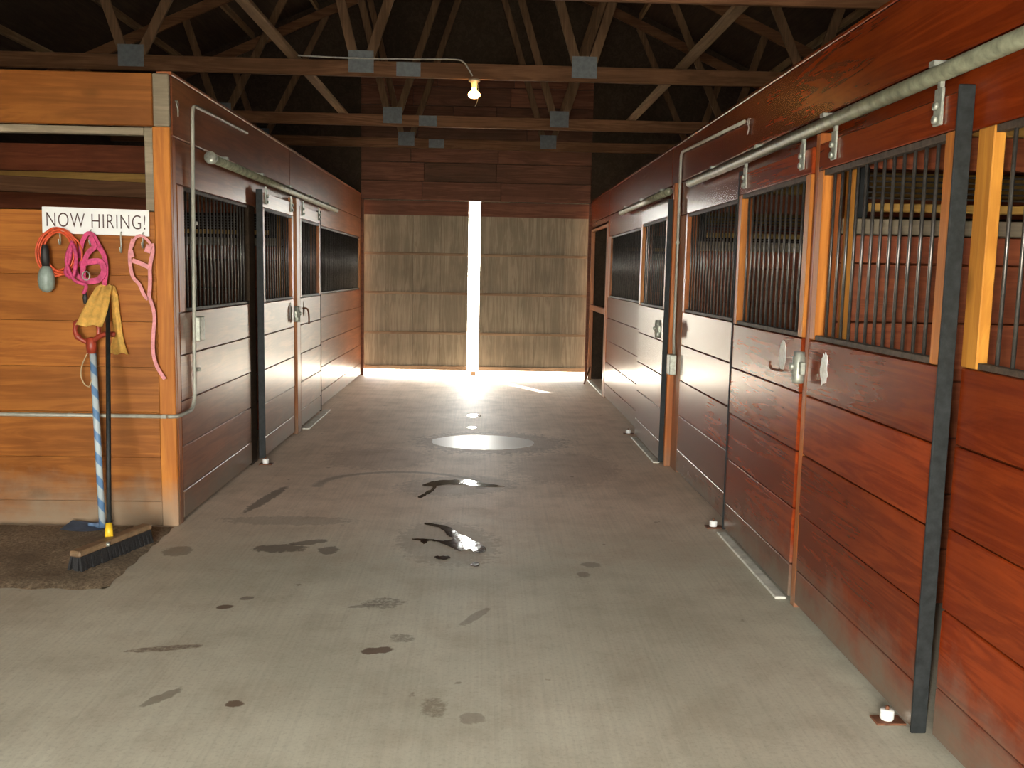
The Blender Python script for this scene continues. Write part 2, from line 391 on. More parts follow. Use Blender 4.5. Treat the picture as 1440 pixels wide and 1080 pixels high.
for s, xo in ((1, XO_R + 0.3), (-1, XO_L - 0.3)):
    mk('roof_deck', prism([(XC, RIDGE), (xo, zr(xo)), (xo, zr(xo) + 0.06), (XC, RIDGE + 0.06)], YE - YB + 1.0, 'XZ'), DARK, rf, (0, YB - 0.5, 0))
    for k in range(6):
        x = XC + s * (0.5 + k * 0.95)
        bx('purlin', x - 0.02, x + 0.02, YB, YE, zr(x) - 0.1, zr(x) - 0.012, TRUSSY, rf, 0)

# far gable wall above the doors
we = empty('wall_end', (XC, YE, 2.7), kind='structure')
mk('gable_sheet', prism([(XO_L, 0), (-1.93, 0), (-1.93, 2.7), (1.62, 2.7), (1.62, 0), (XO_R, 0), (XO_R, zr(XO_R)), (XC, RIDGE), (XO_L, zr(XO_L))], 0.03, 'XZ'), DARK, we, (0, YE + 0.04, 0))
z = 2.70; rows = 0
while z < 4.5:
    cuts = [-1.9, random.uniform(-1.2, -0.5), random.uniform(0.1, 0.9), 1.6]
    for a, b in zip(cuts, cuts[1:]):
        d = random.uniform(0, 0.012)
        bx('plank', a + 0.002, b - 0.002, YE + d, YE + 0.035, z + 0.004, z + 0.276, GABLE, we)
    z += 0.28
for x in (-1.92, 1.60): bx('door_jamb', x - 0.02, x + 0.06, YE - 0.0, YE + 0.07, 0.0, 2.7, GABLE, we)

# ------------------------------------------------------------------ roof trusses
def truss(y, label, splice=True):
    t = empty('roof_truss', (XC, y, 3.455), label, 'truss', 'roof trusses across the aisle')
    T = 0.02
    bx('bottom_chord', XO_L + 0.01, XO_R - 0.01, y - T, y + T, 3.455, 3.60, TRUSSX, t)
    for s, xo in ((1, XO_R), (-1, XO_L)):
        x0, z0, x1, z1 = XC, RIDGE - 0.2, xo, zr(xo) - 0.2
        L = math.hypot(x1 - x0, z1 - z0) - 0.03
        mk('top_chord', box(L, 2 * T, 0.13), TRUSSX, t, ((x0 + x1) / 2, y, (z0 + z1) / 2), (0, math.atan2(-(z1 - z0), x1 - x0) + (0 if s > 0 else math.pi), 0))
    for jx, la, ra in ((-3.37, -.38, .55), (-1.21, -.27, .36), (0.92, -.33, .34), (3.1, -.5, .38)):
        for dx, th in ((la, T * 0.8), (ra, T)):
            # climb until the underside of the top chord
            h = 0.2
            while 3.56 + h < zr(jx + dx * h) - 0.26: h += 0.02
            a = Vector((jx + dx * 0.06 + (0.04 if dx > 0 else -0.04), 3.58)); b = Vector((jx + dx * h, 3.56 + h)); d = b - a
            mk('web', box(0.09, 2 * th, d.length), TRUSSZ, t, ((a.x + b.x) / 2, y + 0.001, (a.y + b.y) / 2), (0, math.atan2(d.x, d.y), 0))
        bx('gusset_plate', jx - 0.12, jx + 0.12, y - T - 0.006, y - T - 0.001, 3.49, 3.69, PLATE, t, 0)
    bx('gusset_plate', -0.875, -0.645, y - T - 0.006, y - T - 0.001, 3.465, 3.595, PLATE, t, 0)
    bx('gusset_plate', XC - 0.2, XC + 0.2, y - T - 0.006, y - T - 0.001, RIDGE - 0.42, RIDGE - 0.2, PLATE, t, 0)
    return t
truss(6.45, 'nearest roof truss, its lower beam at the top edge above the right stalls')
truss(9.1, 'roof truss whose lower beam carries the lit bulb')
truss(12.1, 'roof truss behind the beam with the bulb')
truss(14.17, 'farthest roof truss, against the boarded gable above the barn doors')
for x, lab in ((-1.85, 'long brace board lying along the trusses on the left'), (1.86, 'long brace board lying along the trusses on the right')):
    setp(bx('brace_board', x - 0.05, x + 0.05, 2.5, 12.9, 3.601, 3.64, TRUSSY), lab, 'board')

# bulb under the beam
lb = empty('ceiling_light', (-0.132, 9.1, 3.454), 'lit bare bulb in a porcelain holder under the roof beam', 'lamp')
mk('lampholder', lathe([(0.0, 0), (0.055, 0), (0.055, -0.018), (0.03, -0.03), (0.024, -0.075), (0.0, -0.075)]), CERAM, lb, (-0.132, 9.1, 3.454))
mk('bulb', lathe([(0.0, -0.072), (0.02, -0.075), (0.022, -0.1), (0.045, -0.115), (0.058, -0.135), (0.055, -0.155), (0.035, -0.17), (0.0, -0.172)]), BULB, lb, (-0.132, 9.1, 3.454))
mk('pull_string', tube(smoothpts([(0.03, -0.05, -0.03), (0.04, -0.055, -0.12), (0.035, -0.055, -0.2), (0.01, -0.055, -0.26)]), 0.003, 5), STRING, lb, (-0.132, 9.1, 3.454))
setp(mk('electric_cable', tube(smoothpts([(-1.9, 9.05, 3.625), (-1.3, 9.05, 3.612), (-0.7, 9.05, 3.618), (-0.32, 9.05, 3.625), (-0.24, 9.055, 3.605), (-0.2, 9.06, 3.56), (-0.15, 9.065, 3.48)]), 0.007, 6), CABLE),
     'white electric cable running along the beam to the bulb', 'cable')

# ------------------------------------------------------------------ stall fronts
def bars(par, X, y0, y1, z0, z1, pitch=0.088):
    n = max(2, round((y1 - y0) / pitch)); me = tube([(0, 0, -(z1 - z0) / 2 - 0.01), (0, 0, (z1 - z0) / 2 + 0.01)], 0.0068, 6)
    for i in range(1, n):
        mk('bar', me, BARS, par, (X, y0 + (y1 - y0) * i / n, (z0 + z1) / 2))
def planks(par, X, s, y0, y1, seams, mat, th=0.035):
    for a, b in zip(seams, seams[1:]):
        j = random.uniform(0, 0.003)
        o = bx('plank', X + s * j, X + s * (th + j), y0 + 0.001, y1 - 0.001, a + 0.0025, b - 0.0025, mat, par)
        o.rotation_euler = (0, random.uniform(-0.006, 0.006), random.uniform(-0.0012, 0.0012))
def stall_front(y0, y1, w0, w1, s, label, mat, stile=None):
    X = XR if s > 0 else XL
    t = empty('barred_panel', (X, (y0 + y1) / 2, 0), label, 'stall panel', 'fixed stall fronts')
    planks(t, X, s, y0, y1, SEAMS, mat)
    for a, b in ((y0, w0), (w1, y1)):
        if b - a > 0.02: bx('stile', X, X + s * 0.04, a + 0.001, b - 0.001, 1.336, 2.12, stile or GOLDZ, t)
    for a, b in ((1.337, 1.358), (2.095, 2.119)): bx('grille_rail', X + s * 0.004, X + s * 0.034, w0 + 0.001, w1 - 0.001, a, b, RUST, t, 0.002)
    bars(t, X + s * 0.019, w0, w1, 1.358, 2.095)
    return t
def oval(y, z, s, X, w, h, par, torn=False):
    pts = []
    for i in range(22):
        a = 2 * math.pi * i / 22; k = 1 + random.uniform(-0.10, 0.10) * (2 if torn else 0.7)
        yy = w / 2 * math.cos(a) * k; zz = h / 2 * math.sin(a) * k
        if torn and zz > 0.0: yy *= 0.72
        pts.append((yy, zz))
    o = mk('worn_patch', prism(pts, 0.0025, 'YZ'), PAPER, par, (X - s * (0.0032 if s > 0 else 0.0012) , y, z)); o['label'] = 'torn white paper patch'
def stall_door(y0, y1, s, F, label, mat, hangs, patch=None, top=2.245, edges=(1, 0), torn=False):
    t = empty('sliding_door', (F, (y0 + y1) / 2, 0.0), label, 'door', 'sliding stall doors')
    e = 0.012
    ea, eb = e * edges[0], e * edges[1]
    planks(t, F, s, y0 + ea, y1 - eb, [0.03] + SEAMS[1:], mat, 0.045)
    bx('top_rail', F, F + s * 0.045, y0 + ea, y1 - eb, 2.122, top, mat, t)
    for a in (y0 + ea, y1 - eb - 0.07): bx('stile', F, F + s * 0.045, a, a + 0.069, 1.337, 2.12, REDZ if s < 0 else STILEZ, t)
    for a, b in ((1.337, 1.36), (2.095, 2.12)): bx('grille_rail', F + s * 0.003, F + s * 0.04, y0 + ea + 0.071, y1 - eb - 0.071, a, b, RUST, t, 0.002)
    bars(t, F + s * 0.022, y0 + ea + 0.07, y1 - eb - 0.07, 1.36, 2.095)
    for a in ([y0] if edges[0] else []) + ([y1 - e] if edges[1] else []): bx('edge_channel', F - s * 0.005, F + s * 0.05, a, a + e, 0.02, top + 0.02, STEEL, t, 0.003)
    for hy in hangs:
        h = bx('hanger', F - s * 0.012, F - s * 0.001, hy - 0.028, hy + 0.028, 2.15, 2.275, ZINC, t, 0.003)
        bx('strap', F - s * 0.012, F + s * 0.004, hy - 0.012, hy + 0.012, 2.2755, 2.298, ZINC, h, 0.002)
        for z_ in (2.17, 2.215): mk('bolt', lathe([(0, -0.006), (0.014, -0.006), (0.014, 0.004), (0.008, 0.008), (0, 0.008)], 8, 'X'), ZINC, h, (F - s * 0.019, hy, z_))
    if patch: oval(patch[0], patch[1], s, F, patch[2], patch[3], t, torn)
    return t
FR, FL = 1.548, -1.838
# right side, from the camera to the far end
stall_front(0.95, 3.05, 1.2, 2.95, 1, 'fixed stall front with golden upright at the right edge, nearest the camera', RED)
d1 = stall_door(3.06, 4.335, 1, FR, 'nearest right stall door with black steel edge and torn white patch', RED, (3.19, 4.14), (4.11, 1.213, 0.10, 0.15), torn=True)
d2 = stall_door(4.43, 5.70, 1, FR, 'right stall door with rusty hook and whole oval white patch', RED, (4.55, 5.55), (4.70, 1.226, 0.10, 0.16), edges=(0, 1))
stall_front(5.70, 7.47, 5.78, 7.40, 1, 'fixed right stall front with glaring top plank beside the conduit box', RED, REDZ)
d3 = stall_door(7.80, 9.12, 1, FR - 0.015, 'far right stall door beyond the conduit box', RED, (), None)
stall_front(9.14, 12.1, 9.62, 11.9, 1, 'farthest fixed right stall front, next to the narrow open frame', RED, REDZ)
# left side
stall_front(5.80, 7.52, 5.93, 7.50, -1, 'fixed left stall front behind the upright conduit', LEFTY, REDZ)
d4 = stall_door(7.72, 8.96, -1, FL, 'left stall door with dark near edge, nearer of the left pair', LEFTY, (7.85, 8.85), (8.78, 1.22, 0.05, 0.16))
d5 = stall_door(9.28, 10.42, -1, FL, 'left stall door farther of the left pair, beyond the latch post', LEFTY, (9.4, 10.3), (9.45, 1.22, 0.05, 0.16), edges=(0, 1))
stall_front(10.5, YE - 0.02, 10.72, 14.05, -1, 'long fixed left stall front ending at the barn doors', LEFTY, REDZ)

# the boards and posts that carry them
wr = empty('wall_right', (XR, 7.0, 0), kind='structure'); wl = empty('wall_left', (XL, 10.0, 0), kind='structure')
for par, X, s, H, ys, mat in ((wr, XR, 1, HR, [0.6, 2.0, 8.1, 12.15, YE - 0.02], RED), (wl, XL, -1, HL, [YF + 0.05, 9.1, YE - 0.02], LEFTY)):
    for a, b in zip(ys, ys[1:]):
        bx('header_board', X, X + s * 0.04, a + 0.002, b - 0.002, 2.402, H, mat, par, 0.006)
        bx('header_board', X + s * 0.004, X + s * 0.04, a + 0.002, b - 0.002, 2.122 if b < 13 or s < 0 else 2.33, 2.398, mat, par, 0.006)
    bx('cap_board', X - s * 0.003, X + s * 0.09, ys[0], ys[-1], H + 0.001, H + 0.022, mat, par)
bx('post', XR - 0.055, XR + 0.07, 4.355, 4.41, 0.0, 2.30, REDZ, wr)
bx('post', XR + 0.002, XR + 0.10, 7.475, 7.72, 0.0, 2.12, REDZ, wr)
bx('post', XR - 0.05, XR + 0.05, 7.722, 7.775, 0.0, 2.39, REDZ, wr)
bx('post', XR - 0.002, XR + 0.09, 12.1, 12.2, 0.0, 2.33, REDZ, wr)
bx('post', XL - 0.10, XL - 0.002, 7.53, 7.71, 0.0, 2.12, DARK, wl)
bx('post', XL - 0.06, XL + 0.075, 9.03, 9.19, 0.0, 2.30, REDZ, wl)
bx('post', XL - 0.06, XL - 0.002, 10.43, 10.49, 0.0, 2.12, REDZ, wl)

# latches on the doors that carry them
def latch(par, y, z, X, s):
    l = mk('latch', lathe([(0, -0.075), (0.026, -0.075), (0.03, -0.055), (0.03, 0.05), (0.026, 0.055), (0.026, 0.075), (0, 0.078)], 12), ZINC, par, (X, y, z))
    bx('latch_tab', X - 0.012, X + 0.012, y - 0.065, y - 0.03, z - 0.03, z + 0.03, ZINC, l)
    mk('bolt', lathe([(0, -0.012), (0.015, -0.012), (0.015, 0.01), (0, 0.012)], 8, 'X'), ZINC, l, (X - s * 0.03, y, z + 0.005))
latch(d2, 4.335, 1.2, FR - 0.042, 1)
mk('hook', tube(smoothpts([(0, -0.08, 0.0), (-0.012, 0.0, -0.004), (-0.014, 0.055, -0.002), (-0.02, 0.07, 0.02), (-0.02, 0.06, 0.035)]), 0.007, 6), RUSTY, d2, (FR - 0.011, 4.745, 1.15))
latch(d3, 7.87, 1.17, FR - 0.052, 1)
latch(d4, 8.92, 1.19, FL + 0.037, -1)
mk('handle', tube(smoothpts([(0, 0, 0.06), (0.05, 0, 0.05), (0.06, 0.02, -0.03), (0.05, 0.07, -0.10)]), 0.009, 6), RUSTY, d5, (FL + 0.004, 9.36, 1.17))

# tracks
def track(X, y0, y1, z, label, cap):
    t = empty('door_track', (X, (y0 + y1) / 2, z), label, 'track')
    mk('pipe', tube([(X * 0, y0 - (y0 + y1) / 2, 0), (0, 0, 0), (0, y1 - (y0 + y1) / 2, 0)], 0.03, 14), GALV, t, (X, (y0 + y1) / 2, z))
    if cap: mk('end_cap', lathe([(0, -0.02), (0.04, -0.02), (0.043, 0), (0.04, 0.02), (0, 0.02)], 14, 'Y'), ZINC, t, (X, y0 - 0.021, z))
    y = y0 + 0.35
    while y < y1:
        b = bx('bracket', X - 0.014, X + 0.014, y - 0.02, y + 0.02, z + 0.0305, z + 0.05, ZINC, t, 0.002)
        s = 1 if X > 0 else -1
        bx('bracket', X + s * 0.014, (XR if s > 0 else XL) - s * 0.001, y - 0.02, y + 0.02, z + 0.038, z + 0.05, ZINC, t, 0.002)
        y += 1.05
track(XR - 0.065, 0.8, 7.1, 2.328, 'mottled pipe track along the right wall over the two nearest doors', False)
track(XR - 0.075, 7.82, 10.58, 2.328, 'far pipe track on the right wall beyond the conduit', False)
track(XL + 0.062, 6.33, 11.5, 2.343, 'pipe track with round end cap on the left wall', True)

# floor guides
def guide(x, y, label):
    t = empty('roller_guide', (x, y, 0), label, 'roller guide', 'white floor rollers')
    bx('base_plate', x - 0.05, x + 0.06, y - 0.035, y + 0.035, 0.0, 0.008, RUSTY, t, 0.002)
    mk('roller', lathe([(0, 0.009), (0.022, 0.009), (0.025, 0.014), (0.025, 0.042), (0.022, 0.047), (0, 0.047)], 16), WHITE, t, (x, y, 0))
    mk('pin', lathe([(0, 0.047), (0.007, 0.047), (0.007, 0.06), (0, 0.06)], 8), RUSTY, t, (x, y, 0))
guide(1.513, 3.19, 'white floor roller by the foot of the nearest right door')
guide(1.513, 5.80, 'white floor roller by the far edge of the door with the rusty hook')
guide(1.50, 9.30, 'white floor roller by the far right door')
guide(-1.80, 7.58, 'white floor roller at the dark edge of the left door')
for i, (x0, x1, y0, y1) in enumerate(((1.50, 1.56, 4.47, 5.66), (1.49, 1.55, 7.84, 9.08), (-1.84, -1.76, 9.3, 10.6), (1.60, 1.66, 12.25, 14.1))):  # pale flat strips on the floor along the door feet
    setp(bx('trim_%d' % (i + 1), x0, x1, y0, y1, 0.0, 0.014, PALESTRIP, bev=0.005), kind='structure')

# ------------------------------------------------------------------ partitions between the stalls
def partition(y, s, label, x_out):
    X = (XR + 0.08) if s > 0 else (XL - 0.08)
    t = empty('stall_partition', ((X + x_out) / 2, y, 0), label, 'partition', 'walls between stalls')
    z = 0.02
    for b in (0.30, 0.58, 0.86, 1.14, 1.42, 1.70, 1.835):
        bx('plank', X, x_out - s * 0.01, y - 0.02, y + 0.02, z + 0.003, b - 0.003, REDX, t); z = b
    bx('plank', X, x_out - s * 0.01, y - 0.022, y + 0.022, 1.838, 1.91, GREYX, t)
    bx('grille_rail', X + s * 0.12, x_out - s * 0.01, y - 0.02, y + 0.02, 1.945, 1.985, GOLDX, t)
    for k in range(5):
        zz = 2.005 + k * 0.026
        bx('slat', X + s * 0.12, x_out - s * 0.01, y - 0.008, y + 0.008, zz, zz + 0.008, BARS, t, 0)
    bx('plank', X + s * 0.1, x_out - s * 0.01, y - 0.02, y + 0.02, 2.145, 2.30, REDX, t)
    bx('plank', X + s * 0.1, x_out - s * 0.01, y - 0.02, y + 0.02, 2.305, 2.50, GOLDX, t)
    bx('plank', X + s * 0.1, x_out - s * 0.01, y - 0.02, y + 0.02, 2.505, 2.76, REDX, t)
    bx('post', X, X + s * 0.045, y - 0.075, y - 0.025, 0.0, 2.5, GOLDZ, t)
    bx('post', X + s * 0.055, X + s * 0.115, y - 0.02, y + 0.02, 1.914, 2.5, STEEL, t)
partition(4.39, 1, 'partition seen through the bars of the nearest right door', XO_R)
partition(7.62, 1, 'partition seen through the bars of the door with the rusty hook', XO_R)
partition(12.15, 1, 'dark partition behind the far right stall', XO_R)
partition(9.12, -1, 'dark partition behind the left stall bars', XO_L)
partition(0.9, 1, 'partition at the near end of the right stalls', XO_R)

# narrow frame at the far right end
sd = empty('open_frame', (XR, 13.2, 0), 'narrow wooden frame with two dark openings next to the barn doors', 'frame')
bx('stile', XR - 0.005, XR + 0.05, 12.205, 12.28, 0.0, 2.30, REDZ, sd)
bx('stile', XR - 0.005, XR + 0.05, 14.05, 14.12, 0.0, 2.30, REDZ, sd)
bx('mid_rail', XR, XR + 0.045, 12.281, 14.049, 1.09, 1.17, LEFTY, sd)
bx('top_rail', XR, XR + 0.045, 12.281, 14.049, 2.26, 2.30, LEFTY, sd)
bx('stud', XR + 0.06, XR + 0.15, 12.75, 12.84, 0.0, 2.5, TRUSSZ, sd)
setp(mk('iron_bar', tube([(1.50, 13.55, 0.006), (1.60, 13.75, 0.24)], 0.012, 6), RUSTY), 'thin dark rod leaning at the foot of the narrow frame', 'rod')

# ------------------------------------------------------------------ left corner facing the camera
wf = empty('wall_front', (-3.7, YF, 0), kind='structure')
zs = [0.0, 0.155, 0.435, 0.72, 1.0, 1.28, 1.56, 1.945]
for a, b in zip(zs, zs[1:]):
    j = random.uniform(0, 0.004)
    bx('plank', XO_L + 0.01, -2.002, YF + 0.004 + j, YF + 0.04 + j, a + 0.0006, b - 0.0006, ORX, wf, 0.002)
bx('header_board', XO_L + 0.01, -1.995, YF, YF + 0.04, 2.45, HL, ORX, wf, 0.006)
bx('corner_board', -1.993, XL, YF, YF + 0.03, 2.45, HL, GREYX, wf, 0.006)
bx('corner_board', -2.0, XL, YF - 0.004, YF + 0.035, 0.0, 2.448, wood('knotty_orange_corner_board', (0.34, 0.10, 0.015), (0.52, 0.19, 0.03), 'Z', 0.4, 0.2, knots=0.9, grime=0.8, grimecol=(0.30, 0.24, 0.17)), wf, 0.006)
bx('side_board', XL - 0.04, XL, YF + 0.036, YF + 0.1, 0.0, 2.40, REDZ, wf, 0.004)
bx('window_frame', -2.06, -2.003, YF + 0.03, YF + 0.09, 1.95, 2.445, GREYX, wf)
bx('window_frame', XO_L + 0.02, -2.062, YF + 0.03, YF + 0.09, 2.40, 2.445, GREYX, wf)
bx('inner_beam', XO_L + 0.02, XL - 0.1, YF + 1.7, YF + 1.74, 2.18, 2.30, TRUSSX, wf, rot=(0, 0.03, 0))

# conduit runs
def pipe(name, pts, r, label, boxes, straps=()):
    t = empty(name, pts[0], label, 'conduit')
    mk('pipe', tube([Vector(p) - Vector(pts[0]) for p in pts], r, 8), CONDUIT, t, pts[0])
    for b in boxes:
        j = bx('junction_box', *b, ZINC, t, 0.006)
    for p in straps: bx('strap', p[0] - 0.016, p[0] + 0.016, p[1] - 0.016, p[1] + 0.016, p[2] - 0.012, p[2] + 0.012, CONDUIT, t, 0.003)
def bend(a, c, b, r=0.07, n=5):
    a, c, b = Vector(a), Vector(c), Vector(b); p = c + (a - c).normalized() * r; q = c + (b - c).normalized() * r
    return [tuple((1 - t) ** 2 * p + 2 * t * (1 - t) * c + t * t * q) for t in [i / n for i in range(n + 1)]]
cx = XL + 0.014; cy = YF - 0.02
pts = [(cx, 7.45, 2.672)] + bend((cx, 7.45, 2.672), (cx, 6.09, 2.648), (cx, 6.09, 1), 0.08) + bend((cx, 6.09, 1.3), (cx, 6.0, 0.70), (cx, 5.75, 0.70), 0.1) + bend((cx, 5.85, .70), (cx, cy, .70), (-3, cy, .70), 0.06)
pipe('wall_conduit', pts, 0.0125, 'thin grey conduit up the left wall past the barred window', [(XL + 0.001, XL + 0.055, 6.03, 6.13, 1.14, 1.30)], [(cx, 6.09, 1.9), (cx, 6.09, 0.95)])
pipe('wall_conduit', [(-1.957, cy, 0.70), (-3.0, cy, 0.70), (XO_L + 0.02, cy, 0.705)], 0.0125, 'level grey conduit across the orange planks behind the broom', [], [(-2.54, cy + 0.006, 0.70), (-1.965, cy + 0.004, 0.70)])
cx = XR - 0.014
pts = [(cx, 5.83, 2.585)] + bend((cx, 5.83, 2.585), (cx, 7.7, 2.635), (cx, 7.7, 1), 0.08) + [(cx, 7.69, 1.1), (cx, 7.66, 0.97)]
pipe('wall_conduit', pts, 0.0125, 'thin grey conduit bent down the right wall to a small box', [(XR - 0.06, XR - 0.001, 7.60, 7.72, 0.80, 0.97)], [(cx, 7.7, 1.9)])
def eyehook(x, y, z, label):
    t = mk('eye_hook', tube([(0, 0.018 * math.cos(a), 0.018 * math.sin(a)) for a in [i * math.pi / 6 for i in range(12)]], 0.004, 6, True), ZINC, None, (x, y, z)); setp(t, label, 'hook', 'eye hooks')
    mk('shank', tube(smoothpts([(0, 0, -0.018), (0.004, 0.0, -0.04), (0.0, 0.01, -0.075)]), 0.004, 6), ZINC, t, (x, y, z))
    mk('screw', tube([(0, 0, 0), (0.02 if x > 0 else -0.02, 0, 0)], 0.0035, 6), ZINC, t, (x, y, z + 0.018))
eyehook(XL + 0.014, 5.80, 2.60, 'small eye hook near the top of the left corner')
eyehook(XR - 0.014, 5.74, 2.57, 'small eye hook at the end of the right conduit')

# ------------------------------------------------------------------ things hanging on the left corner
Y = YF - 0.004
sg = empty('hiring_sign', (-2.343, Y, 1.88), 'white sign board reading NOW HIRING! on the orange planks', 'sign')
bx('board', -2.66, -2.026, Y - 0.016, Y - 0.004, 1.802, 1.958, SIGN, sg, 0.002, rot=(0, 0.014, 0))
cu = bpy.data.curves.new('lettering', 'FONT'); cu.body = 'NOW HIRING!'; cu.size = 0.118; cu.extrude = 0.0006; cu.align_x = 'CENTER'; cu.align_y = 'CENTER'; cu.offset = -0.0012; cu.space_character = 1.08
tmp = bpy.data.objects.new('lettering_source', cu); COL.objects.link(tmp)
me = bpy.data.meshes.new_from_object(tmp.evaluated_get(bpy.context.evaluated_depsgraph_get())); bpy.data.objects.remove(tmp)
me.materials.clear()
wd = max(v.co.x for v in me.vertices) - min(v.co.x for v in me.vertices); ht = max(v.co.y for v in me.vertices) - min(v.co.y for v in me.vertices)
for v in me.vertices: v.co.x *= 0.585 / wd; v.co.y *= 0.084 / ht
mk('lettering', me, INK, sg, (-2.340, Y - 0.0172, 1.878), Euler((math.pi / 2, 0.014, 0), 'XYZ'))

def nail(x, z, label, drop=0.05):
    setp(mk('wall_hook', tube(smoothpts([(0, 0.002, 0.03), (0, -0.012, 0.025), (0.0, -0.016, 0.0), (0.002, -0.018, -drop), (0.004, -0.03, -drop - 0.012), (0.004, -0.042, -drop), (0.003, -0.045, -drop + 0.02)]), 0.004, 6), ZINC, None, (x, Y - 0.016, z)), label, 'hook', 'hooks under the sign')
nail(-2.55, 1.80, 'wire hook holding the coiled orange cord')
nail(-2.37, 1.80, 'wire hook holding the bright pink halter')
nail(-2.19, 1.79, 'empty wire hook under the sign between the two halters', 0.08)
nail(-2.06, 1.79, 'wire hook holding the faded pink halter')

# coiled orange work-light cord
co = empty('work_light', (-2.56, Y, 1.54), 'coiled orange cord with black grip and grey lamp guard', 'work light')
bm = bmesh.new()
for k in range(9):
    cx_, cz_ = -2.565 + random.uniform(-0.02, 0.025), 1.695 + random.uniform(-0.012, 0.01); ra, rb = random.uniform(0.09, 0.125), random.uniform(0.11, 0.145); ph = random.uniform(0, 6)
    tube_bm(bm, [(cx_ + ra * math.cos(a), Y - 0.035 - 0.007 * (k % 4) + 0.006 * math.sin(a + ph), cz_ + rb * math.sin(a)) for a in [i * math.pi / 14 for i in range(28)]], 0.0055, 6, True)
mk('cord', fin(bm, True), ORANGE, co)
mk('grip', lathe([(0, 0.0), (0.02, 0.0), (0.024, 0.05), (0.022, 0.1), (0.014, 0.13), (0, 0.132)], 12), RUBBER, co, (-2.622, Y - 0.075, 1.605))
mk('lamp_guard', lathe([(0, -0.155), (0.022, -0.15), (0.041, -0.13), (0.048, -0.09), (0.046, -0.05), (0.034, -0.015), (0.02, 0.002), (0, 0.004)], 16), LAMPG, co, (-2.62, Y - 0.075, 1.606))

# bright pink halter with lead rope, bundled
ph_ = empty('halter', (-2.37, Y, 1.45), 'bright pink halter and lead bundled on its hook, above the yellow cloth', 'halter', 'halters on hooks')
def st(name, pts, mat, par, wid=0.026, th=0.005, k=4): mk(name, strap(smoothpts(pts, k), wid, th), mat, par)
yb = Y - 0.03
st('crown_strap', [(-2.44, yb, 1.66), (-2.42, yb - .01, 1.74), (-2.385, yb - .02, 1.80), (-2.35, yb - .02, 1.80), (-2.32, yb - .01, 1.74), (-2.29, yb, 1.68)], PINK, ph_)
st('cheek_strap', [(-2.45, yb, 1.70), (-2.46, yb - .02, 1.62), (-2.44, yb - .03, 1.55), (-2.39, yb - .03, 1.52)], PINK, ph_)
st('cheek_strap', [(-2.36, yb - .03, 1.79), (-2.335, yb - .035, 1.73), (-2.37, yb - .04, 1.69), (-2.40, yb - .04, 1.62), (-2.405, yb - .04, 1.54)], PINK, ph_, 0.03)
st('nose_band', [(-2.43, yb - .03, 1.62), (-2.37, yb - .05, 1.635), (-2.30, yb - .04, 1.64), (-2.285, yb - .03, 1.58), (-2.32, yb - .04, 1.53), (-2.385, yb - .05, 1.525), (-2.42, yb - .05, 1.55)], PINK, ph_, 0.035)
st('throat_strap', [(-2.335, yb - .02, 1.74), (-2.29, yb - .02, 1.69), (-2.275, yb - .02, 1.60), (-2.29, yb - .02, 1.50)], PINK, ph_)
mk('lead_rope', tube(smoothpts([(-2.46, yb - .048, 1.76), (-2.475, yb - .058, 1.65), (-2.50, yb - .058, 1.57), (-2.45, yb - .073, 1.55), (-2.43, yb - .068, 1.66), (-2.455, yb - .058, 1.74), (-2.49, yb - .063, 1.64), (-2.44, yb - .083, 1.53), (-2.37, yb - .088, 1.50), (-2.39, yb - .078, 1.45)], 5), 0.011, 7), PINK, ph_)
mk('buckle', tube([(-2.38 + .022 * math.cos(a), yb - .058, 1.555 + .026 * math.sin(a)) for a in [i * math.pi / 6 for i in range(12)]], 0.004, 5, True), ZINC, ph_)
mk('snap', lathe([(0, -0.04), (0.012, -0.035), (0.016, 0.0), (0.01, 0.03), (0, 0.035)], 8), RUBBER, ph_, (-2.393, yb - .05, 1.425))

# faded pink halter with hanging strap
fp = empty('halter', (-2.07, Y, 1.45), 'faded pale pink halter with a long strap on the right hook', 'halter', 'halters on hooks')
st('crown_strap', [(-2.125, yb, 1.735), (-2.105, yb, 1.785), (-2.06, yb - .01, 1.80), (-2.02, yb, 1.76), (-2.015, yb, 1.735)], PALEP, fp, 0.016)
st('cheek_strap', [(-2.118, yb, 1.78), (-2.135, yb - .01, 1.70), (-2.135, yb - .01, 1.62), (-2.12, yb - .01, 1.55), (-2.085, yb - .01, 1.51), (-2.06, yb - .01, 1.45), (-2.035, yb - .01, 1.42)], PALEP, fp, 0.02)
st('cheek_strap', [(-2.005, yb, 1.755), (-2.0, yb - .01, 1.70), (-2.018, yb - .01, 1.62), (-2.02, yb - .01, 1.52), (-2.03, yb - .01, 1.42)], PALEP, fp, 0.022)
st('nose_band', [(-2.12, yb - .014, 1.652), (-2.07, yb - .02, 1.635), (-2.02, yb - .018, 1.612)], PALEP, fp, 0.026)
st('strap_end', [(-2.015, yb - .014, 1.745), (-2.03, yb - .02, 1.70)], PALEP, fp, 0.036)
st('strap_end', [(-2.128, yb - .016, 1.71), (-2.118, yb - .02, 1.67)], PALEP, fp, 0.026)
st('hanging_strap', [(-2.03, yb - .01, 1.44), (-2.012, yb - .01, 1.39), (-1.998, yb - .012, 1.31), (-2.008, yb - .015, 1.20), (-2.012, yb - .012, 1.10), (-1.995, yb - .01, 1.02), (-1.97, yb - .008, 0.97), (-1.948, yb - .008, 0.935)], PALEP, fp, 0.021)

